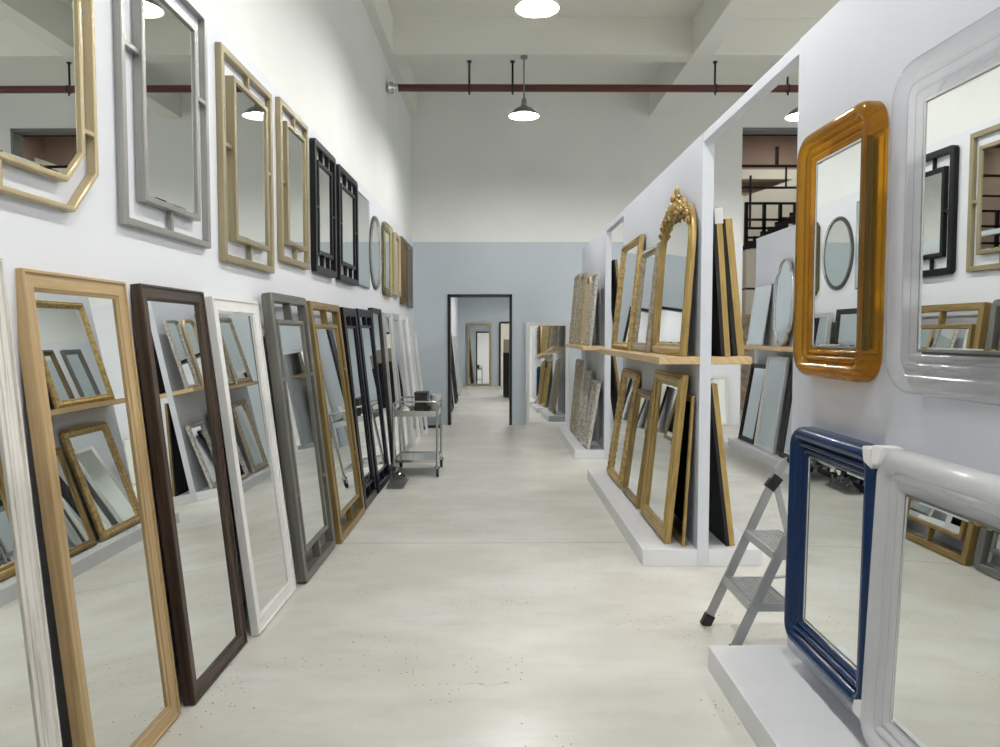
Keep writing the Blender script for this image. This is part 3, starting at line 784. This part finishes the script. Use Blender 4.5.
for lab, yn, yf, xf, xt, zt, m, w, t in (
        ('black framed mirror on the plinth of the next aisle', 9.62, 10.2, 3.33, 3.50, 1.15, 'black', .06, .05),
        ('silver framed mirror on the next aisle plinth, nearer than the black one', 8.85, 9.5, 3.30, 3.46, 1.27, 'silverwhite', .05, .04),
        ('dark framed mirror on the next aisle plinth, mostly behind the near partition', 8.0, 8.7, 3.32, 3.47, 1.2, 'darkgrey', .06, .05)):
    d = lean_right(yn, yf, xf, xt, .113, zt, t)
    out = o_rect(-d['w'] / 2, d['w'] / 2, 0, d['H'])
    mirror('standing_mirror', lab, out, P_box(t, w), M[m], d['pos'], d['rot'], GN, w, -t + .022)

# ================================================================= FAR ROOM
out = o_rect(-.36, .36, 0, 1.86)
mirror('standing_mirror', 'pale framed tall mirror on the end wall of the room beyond the doorway', out, P_box(.06, .07), M['champ'], (-.47, 22.36, 0), (-.03, 0, 0), None, .07, -.03)
GFR = 'mirrors leaning along the left wall of the room beyond the doorway'
for k, (yy, zt, m, lab) in enumerate(((13.6, 1.9, 'bronze', 'bronze framed mirror just inside the doorway on its left'), (15.2, 1.4, 'black', 'black framed low mirror in the room beyond the doorway'),
                                      (17.0, 1.6, 'darkgrey', 'dark grey mirror leaning halfway down the room beyond the doorway'), (19.0, 1.5, 'silverwhite', 'silver framed mirror leaning deep in the room beyond the doorway'))):
    a = .1; out = o_rect(-.35, .35, 0, zt)
    mirror('standing_mirror', lab, out, P_box(.05, .06), M[m], (-.90 + .0 * k, yy, 0), (-a, 0, R90), GFR, .06, -.028)
bm = bmesh.new(); box(bm, .20, .76, 18.2, 18.8, .03, 1.1, bev=.01); box(bm, .23, .73, 18.23, 18.77, 0, .04)
c = tag(link('cabinet', bm, M['black']), 'black cabinet beyond the doorway on its right side', 'cabinet')
bm = bmesh.new(); box(bm, .21, .75, 18.22, 18.78, 1.1, 1.42, bev=.01); box(bm, .23, .73, 18.208, 18.23, 1.13, 1.24); box(bm, .23, .73, 18.208, 18.23, 1.28, 1.39)
tag(link('storage_crate', bm, M['cabinet']), 'olive grey crate stacked on the black cabinet beyond the doorway', 'crate')
bm = bmesh.new(); box(bm, .17, 1.0, 22.36, 22.445, 0, 1.86, bev=.01); d2 = link('door_3', bm, M['ivory']); d2['kind'] = 'structure'
bm = bmesh.new(); box(bm, .12, .17, 22.35, 22.445, 0, 1.90); box(bm, .17, 1.05, 22.40, 22.445, 1.86, 1.92); struct('trim_10', bm, M['blackmetal'])

# ================================================================= HALL BEYOND THE OPENING
t = thing('steel_mezzanine', 'black steel mezzanine frame and stair seen high through the tall opening', 'mezzanine', (5.9, 17.8, 0))
bm = bmesh.new()
for z in (3.80, 4.02, 4.22, 4.60): box(bm, 0, 3.2, 0, .07, z, z + .05)
for x in (0, .42, .80, 1.15, 1.9, 2.7): box(bm, x, x + .07, 0, .08, 3.4, 4.64)
link('railing', bm, M['blackmetal'], t)
bm = bmesh.new()
for yy in (-.9, -.2):
    for k in range(12):
        x = -.55 + k * .17; z = 3.30 + k * .11
        box(bm, x, x + .20, yy, yy + .05, z - .05, z + .09)
for k in range(12):
    x = -.55 + k * .17; z = 3.30 + k * .11
    box(bm, x, x + .16, -.85, -.2, z, z + .025)
link('stair', bm, M['blackmetal'], t)
bm = bmesh.new()
for x in (0, 2.7): box(bm, x, x + .1, .3, .4, 0, 3.4)
box(bm, -.1, 3.3, .02, 1.2, 3.34, 3.42)
link('deck', bm, M['blackmetal'], t)
bm = bmesh.new(); box(bm, 5.6, 9.3, 19.45, 19.6, 3.0, 5.0); v = [bm.verts.new(p) for p in ((5.9, 19.44, 4.9), (9.3, 19.44, 6.1), (9.3, 19.6, 6.1), (5.9, 19.6, 4.9), (9.3, 19.44, 4.9), (9.3, 19.6, 4.9))]
bm.faces.new((v[0], v[4], v[1])); bm.faces.new((v[3], v[2], v[5])); bm.faces.new((v[0], v[1], v[2], v[3])); bm.faces.new((v[0], v[3], v[5], v[4])); bm.faces.new((v[1], v[4], v[5], v[2]))
struct('wall_far_hall_gable', bm, M['ivory'])
t = thing('water_pipe', 'upper black pipe run in the hall beyond the tall opening', 'pipe', (2.9, 16, 5.75), group='black pipes in the hall beyond')
bm = bmesh.new(); tube(bm, [(0, 0, 0), (6.5, 0, 0)], .035, 10); link('pipe', bm, M['blackmetal'], t, 40)
for k in (1.0, 5.5):
    bm = bmesh.new(); tube(bm, [(k, 0, .0), (k, 0, 2.25)], .015, 8); link('hanger_rod', bm, M['blackmetal'], t, 40)
t = thing('water_pipe', 'double black pipe run with upright drops in the hall beyond, over the mezzanine', 'pipe', (2.9, 16, 4.64), group='black pipes in the hall beyond')
bm = bmesh.new(); tube(bm, [(0, 0, 0), (6.5, 0, 0)], .025, 10); link('pipe', bm, M['blackmetal'], t, 40)
bm = bmesh.new(); tube(bm, [(0, 0, .45), (6.5, 0, .45)], .03, 10); link('pipe', bm, M['blackmetal'], t, 40)
bm = bmesh.new(); tube(bm, [(3.05, 0, .45), (3.05, 0, .85)], .04, 8); tube(bm, [(3.25, 0, .45), (3.25, 0, 0)], .022, 8); tube(bm, [(2.5, 0, .25), (2.5, 0, -.85)], .025, 8); link('riser', bm, M['blackmetal'], t, 40)
for k in (1.0, 5.5):
    bm = bmesh.new(); tube(bm, [(k, 0, .0), (k, 0, 3.36)], .015, 8); link('hanger_rod', bm, M['blackmetal'], t, 40)
bm = bmesh.new(); box(bm, 4.95, 5.7, 15.2, 15.5, .0, 1.95, bev=.01); tag(link('stone_pier', bm, M['stone']), 'speckled brown stone pier in the hall beyond the opening', 'pier')
t = thing('locker', 'tall ivory locker stack far back through the tall opening', 'locker', (5.2, 15.6, 0))
for k in range(4):
    bm = bmesh.new(); box(bm, 0, .7, 0, .35, .02 + k * .83, .81 + k * .83, bev=.015); link('compartment', bm, M['ivory'], t)
bm = bmesh.new(); box(bm, .02, .68, .02, .33, 0, 3.31); link('carcass', bm, M['darkgrey'], t)

# ================================================================= PENDANT LAMPS
GLp = 'enamel pendant lamps hung in two rows'
def lamp(x, y, z, ztop, label):
    t = thing('pendant_lamp', label, 'lamp', (x, y, z), group=GLp)
    bm = bmesh.new()
    outer = [(.195, 0), (.190, .012), (.16, .05), (.12, .085), (.075, .112), (.045, .125), (.04, .15), (.03, .155)]
    lathe(bm, outer, n=40)
    inner = [(.195, 0), (.186, .010), (.157, .045), (.117, .078), (.072, .104), (.04, .115), (.001, .116)]
    lathe(bm, inner, n=40, mi=1)
    bmesh.ops.remove_doubles(bm, verts=bm.verts, dist=.0004)
    link('lamp_shade', bm, [M['shade'], M['shadein']], t, 40)
    bm = bmesh.new(); lathe(bm, [(.001, .145), (.03, .145), (.035, .16), (.03, .215), (.018, .235), (.012, .25), (.001, .25)], n=20); link('lamp_holder', bm, M['shade'], t, 40)
    bm = bmesh.new(); tube(bm, [(0, 0, .24), (0, 0, ztop - z)], .011, 8); link('rod', bm, M['shade'], t, 40)
    bm = bmesh.new(); lathe(bm, [(.001, ztop - z - .03), (.045, ztop - z - .03), (.05, ztop - z), (.001, ztop - z)], n=20); link('ceiling_cap', bm, M['shade'], t, 40)
    bm = bmesh.new(); bmesh.ops.create_uvsphere(bm, u_segments=20, v_segments=12, radius=.052)
    bmesh.ops.transform(bm, matrix=Matrix.Translation((0, 0, .058)) @ Matrix.Diagonal((1.25, 1.25, .8, 1)), verts=bm.verts)
    link('bulb', bm, M['bulb'], t, 60)
    return t
LAMPS = []
for x in (.38, 4.02):
    for y in (-2.4, .7, 3.8, 6.9, 9.99):
        top = 5.17 if abs(y - 9.99) < .1 or abs(y - 3.8) < .01 and False else 5.64
        if x == .38 and y == 9.99: l = 'lit grey enamel pendant lamp hanging before the red pipe, middle of the view'
        elif x == .38 and y == 6.9: l = 'lit pendant lamp cut by the top edge of the view'
        elif x == 4.02 and y == 9.99: l = 'lit pendant lamp half hidden behind the near right partition'
        else: l = 'lit pendant lamp outside the view, seen only in mirrors'
        lamp(x, y, 4.40 if y > 8 else 4.47, top, l)
def far_lamp(x, y, z, zt, l):
    lamp(x, y, z, zt, l)
far_lamp(.7, 15.6, 3.0, 3.6, 'lit pendant lamp in the room beyond the doorway, out of sight')
far_lamp(.7, 19.6, 3.0, 3.6, 'lit pendant lamp deep in the room beyond the doorway, out of sight')
far_lamp(4.2, 14.6, 6.9, 8.0, 'lit pendant lamp in the brown hall near the tall opening, out of sight')
far_lamp(7.4, 17.6, 6.9, 8.0, 'lit pendant lamp in the brown hall beyond the tall opening, out of sight')

# ================================================================= SPRINKLER PIPE
t = thing('sprinkler_pipe', 'long dark red pipe slung below the cross beam on hanger rods', 'pipe', (0, 10.14, 4.81))
bm = bmesh.new(); tube(bm, [(-1.33, 0, 0), (7.75, 0, 0)], .048, 16); link('pipe', bm, M['redpipe'], t, 40)
for x in (-.34, .235, 2.93, 3.9, 6.0):
    bm = bmesh.new(); tube(bm, [(x, .02, .0), (x, .02, .365)], .014, 8)
    lathe(bm, [(.001, .34), (.03, .34), (.03, .358), (.001, .358)], (x, .02, 0), 12)
    tube(bm, [(x - .015, 0, 0), (x + .015, 0, 0)], .056, 14); tube(bm, [(x, 0, -.05), (x, 0, -.085)], .012, 8)
    link('hanger_rod', bm, M['blackmetal'], t, 40)
bm = bmesh.new(); tube(bm, [(-1.40, 0, 0), (-1.36, 0, 0), (-1.30, 0, 0), (-1.28, 0, 0)], .06, 14, rs=[.085, .06, .055, .055])
for a in range(6): tube(bm, [(-1.39, .068 * math.cos(a), .068 * math.sin(a)), (-1.345, .068 * math.cos(a), .068 * math.sin(a))], .012, 6)
link('end_fitting', bm, M['chrome'], t, 40)

# ================================================================= STEP LADDER
t = thing('step_ladder', 'aluminium two step folding ladder standing in the gap beside the near plinth', 'ladder', (1.12, 3.70, 0))
def rail(bm, pts, w=.042, th=.02):
    """flat aluminium section in the x-z plane, th wide along y"""
    pts = [Vector(p) for p in pts]; R_ = []
    for i, p in enumerate(pts):
        tt = (pts[min(i + 1, len(pts) - 1)] - pts[max(i - 1, 0)]).normalized()
        nn = Vector((tt.z, 0, -tt.x)).normalized()
        R_.append([bm.verts.new(p + nn * sx * w / 2 + Vector((0, sy * th / 2, 0))) for sx, sy in ((-1, -1), (1, -1), (1, 1), (-1, 1))])
    for a, b in zip(R_, R_[1:]):
        for k in range(4): bm.faces.new((a[k], a[(k + 1) % 4], b[(k + 1) % 4], b[k]))
    bm.faces.new(R_[0]); bm.faces.new(R_[-1])
lean = .36 / .80
for yy in (-.205, .215):
    bm = bmesh.new(); rail(bm, [(0 + .012, yy, .03), (.36, yy, .80), (.40, yy, .862), (.43, yy, .885)]); link('front_rail', bm, M['aluminium'], t)
    bm = bmesh.new(); rail(bm, [(-.0025, yy, 0.0), (.026, yy, .058)], .052, .032); link('rubber_foot', bm, M['rubber'], t)
    bm = bmesh.new(); rail(bm, [(.36, yy, .77), (.555, yy, .03)], .03, .018); link('rear_leg', bm, M['aluminium'], t)
    bm = bmesh.new(); rail(bm, [(.549, yy, .055), (.563, yy, 0.0)], .04, .028); link('rubber_foot', bm, M['rubber'], t)
    bm = bmesh.new(); rail(bm, [(.325, yy, .735), (.375, yy, .80)], .056, .03); tube(bm, [(.352, yy - .024, .768), (.352, yy + .024, .768)], .009, 10); link('hinge_bracket', bm, M['rubber'], t)
for z, x, dp in ((.255, .115, .17), (.505, .225, .15)):
    bm = bmesh.new(); box(bm, x - .02, x + dp, -.195, .205, z - .004, z + .008, bev=.002)
    for k in range(7): box(bm, x + .005 + k * .02, x + .012 + k * .02, -.185, .195, z + .008, z + .0105)
    st = link('step', bm, M['tread'], t)
    bm = bmesh.new()
    box(bm, x - .026, x - .012, -.197, .207, z - .028, z + .012, bev=.002); box(bm, x + dp, x + dp + .012, -.197, .207, z - .028, z + .012, bev=.002)
    for yy in (-.197, .197): box(bm, x - .02, x + dp, yy, yy + .010, z - .028, z + .012, bev=.002)
    link('step_rim', bm, M['aluminium'], st)
for yy in (-.19, .20):
    bm = bmesh.new(); tube(bm, [(.245, yy, .50), (.43, yy, .50)], .008, 8); tube(bm, [(.27, yy, .255), (.49, yy, .275)], .008, 8); link('brace', bm, M['aluminium'], t)
bm = bmesh.new(); tube(bm, [(.43, -.205, .885), (.435, -.18, .895), (.435, .19, .895), (.43, .215, .885)], .017, 12); link('handle', bm, M['rubber'], t, 40)
bm = bmesh.new(); tube(bm, [(.553, -.205, .045), (.553, .215, .045)], .01, 8); link('spreader_bar', bm, M['aluminium'], t, 40)

# ================================================================= TROLLEY
t = thing('trolley', 'small chrome tray trolley on castors parked by the left mirrors', 'trolley', (-.86, 8.36, 0))
TX, TY = .235, .30
for sx in (-1, 1):
    for sy in (-1, 1):
        bm = bmesh.new(); tube(bm, [(sx * TX, sy * TY, .11), (sx * TX, sy * TY, .80)], .014, 10); link('post', bm, M['chrome'], t, 40)
        bm = bmesh.new(); tube(bm, [(sx * TX - .013, sy * TY + .02, .045), (sx * TX + .013, sy * TY + .02, .045)], .045, 18); cw = link('castor', bm, M['rubber'], t, 40)
        bm = bmesh.new(); box(bm, sx * TX - .022, sx * TX - .015, sy * TY - .012, sy * TY + .035, .04, .115); box(bm, sx * TX + .015, sx * TX + .022, sy * TY - .012, sy * TY + .035, .04, .115); box(bm, sx * TX - .022, sx * TX + .022, sy * TY - .012, sy * TY + .035, .095, .115); link('fork', bm, M['chrome'], cw)
for z in (.17, .67):
    bm = bmesh.new(); box(bm, -TX, TX, -TY, TY, z, z + .008)
    h_ = .05 if z > .5 else .02
    for a in (-1, 1):
        box(bm, -TX, TX, a * TY - .004, a * TY + .004, z - .01, z + h_); box(bm, a * TX - .004, a * TX + .004, -TY, TY, z - .01, z + h_)
    link('tray', bm, M['chrome'], t)
bm = bmesh.new()
for sy in (-1, 1):
    tube(bm, [(-TX, sy * TY, .79), (-TX, sy * TY, .80), (-TX + .03, sy * TY, .82), (TX - .03, sy * TY, .82), (TX, sy * TY, .80), (TX, sy * TY, .79)], .011, 10)
for sx in (-1, 1): tube(bm, [(sx * TX, -TY, .80), (sx * TX, TY, .80)], .009, 10)
link('top_rail', bm, M['chrome'], t, 40)
bm = bmesh.new(); box(bm, -.90, -.76, 8.36, 8.60, .679, .86, bev=.008); box(bm, -.905, -.755, 8.355, 8.605, .86, .90, bev=.006)
tag(link('carton', bm, M['darkgrey']), 'dark lidded carton standing in the trolley tray', 'carton')
bm = bmesh.new(); lathe(bm, [(.001, 0), (.05, 0), (.055, .01), (.06, .16), (.066, .18), (.062, .18), (.055, .16), (.05, .015), (.001, .012)], n=24)
tag(link('white_tub', bm, M['cap'], None, 40, (-.685, 8.58, .679)), 'white plastic tub at the far corner of the trolley tray', 'tub')
# rags and parts lying in the tray
for x, y, s, m, l in ((-.98, 8.2, .03, 'cap', 'crumpled white cloth on the trolley tray, nearer'), (-1.02, 8.47, .03, 'silverwhite', 'crumpled grey cloth on the trolley tray, farther')):
    bm = bmesh.new(); bmesh.ops.create_icosphere(bm, subdivisions=3, radius=1)
    for v in bm.verts:
        k = 1 + .25 * math.sin(v.co.x * 7 + x * 9) * math.sin(v.co.y * 6) + .12 * math.sin(v.co.z * 11)
        v.co = Vector((v.co.x * s * 1.7 * k, v.co.y * s * 1.9 * k, max(-.6, v.co.z) * s * k + s * .62))
    o = link('cloth', bm, M[m], None, 60, (x, y, .679)); tag(o, l, 'cloth')
# plastic wrap heap
bm = bmesh.new(); rr = random.Random(11)
nx, ny = 22, 34; V = []
for i in range(nx):
    row = []
    for j in range(ny):
        u, v = i / (nx - 1), j / (ny - 1)
        e = math.sin(PI * u) * math.sin(PI * v)
        z = .004 + e ** .6 * (.10 + .09 * abs(math.sin(u * 9 + v * 5)) * rr.random() + .05 * rr.random())
        row.append(bm.verts.new((-.085 + .17 * u + .014 * rr.random(), -.24 + .48 * v + .014 * rr.random(), z * .8)))
    V.append(row)
for i in range(nx - 1):
    for j in range(ny - 1): bm.faces.new((V[i][j], V[i + 1][j], V[i + 1][j + 1], V[i][j + 1]))
o = link('plastic_wrap', bm, M['film'], None, None, (-1.01, 7.66, 0)); tag(o, 'crumpled shiny plastic wrap on the floor between the black mirrors and the trolley', 'plastic wrap')
# bin by the back wall
bm = bmesh.new()
for z0, z1, a in ((.0, .06, .0), (.06, .40, .015), (.40, .43, .0)): box(bm, -1.28 + a, -.90 - a, 12.28 + a, 12.62 - a, z0, z1, 1 if z0 == 0 else 0, .008)
tag(link('storage_bin', bm, [M['bin'], M['rubber']]), 'grey blue storage bin on the floor left of the doorway', 'bin')

# ================================================================= WORLD, CAMERA
w = bpy.data.worlds.new('world'); scene.world = w; w.use_nodes = True
w.node_tree.nodes['Background'].inputs[0].default_value = (.8, .85, .9, 1); w.node_tree.nodes['Background'].inputs[1].default_value = .3
cam = bpy.data.cameras.new('camera'); co = bpy.data.objects.new('camera', cam); COL.objects.link(co)
cam.sensor_width = 36; cam.lens = 36 * 750 / 1000; cam.clip_start = .05; cam.clip_end = 100
co.location = (0, 0, 1.55)
co.rotation_euler = (R90 - math.atan(39.5 / 750), 0, -math.atan(5 / 750))
scene.camera = co
scene.view_settings.view_transform = 'Standard'; scene.view_settings.look = 'None'
scene.view_settings.gamma = 1; scene.view_settings.use_curve_mapping = False
scene.view_settings.exposure = 0.93
cy = scene.cycles
cy.caustics_reflective = False; cy.caustics_refractive = False
cy.max_bounces = 14; cy.diffuse_bounces = 5; cy.glossy_bounces = 10; cy.transparent_max_bounces = 24; cy.transmission_bounces = 8
cy.sample_clamp_indirect = 6
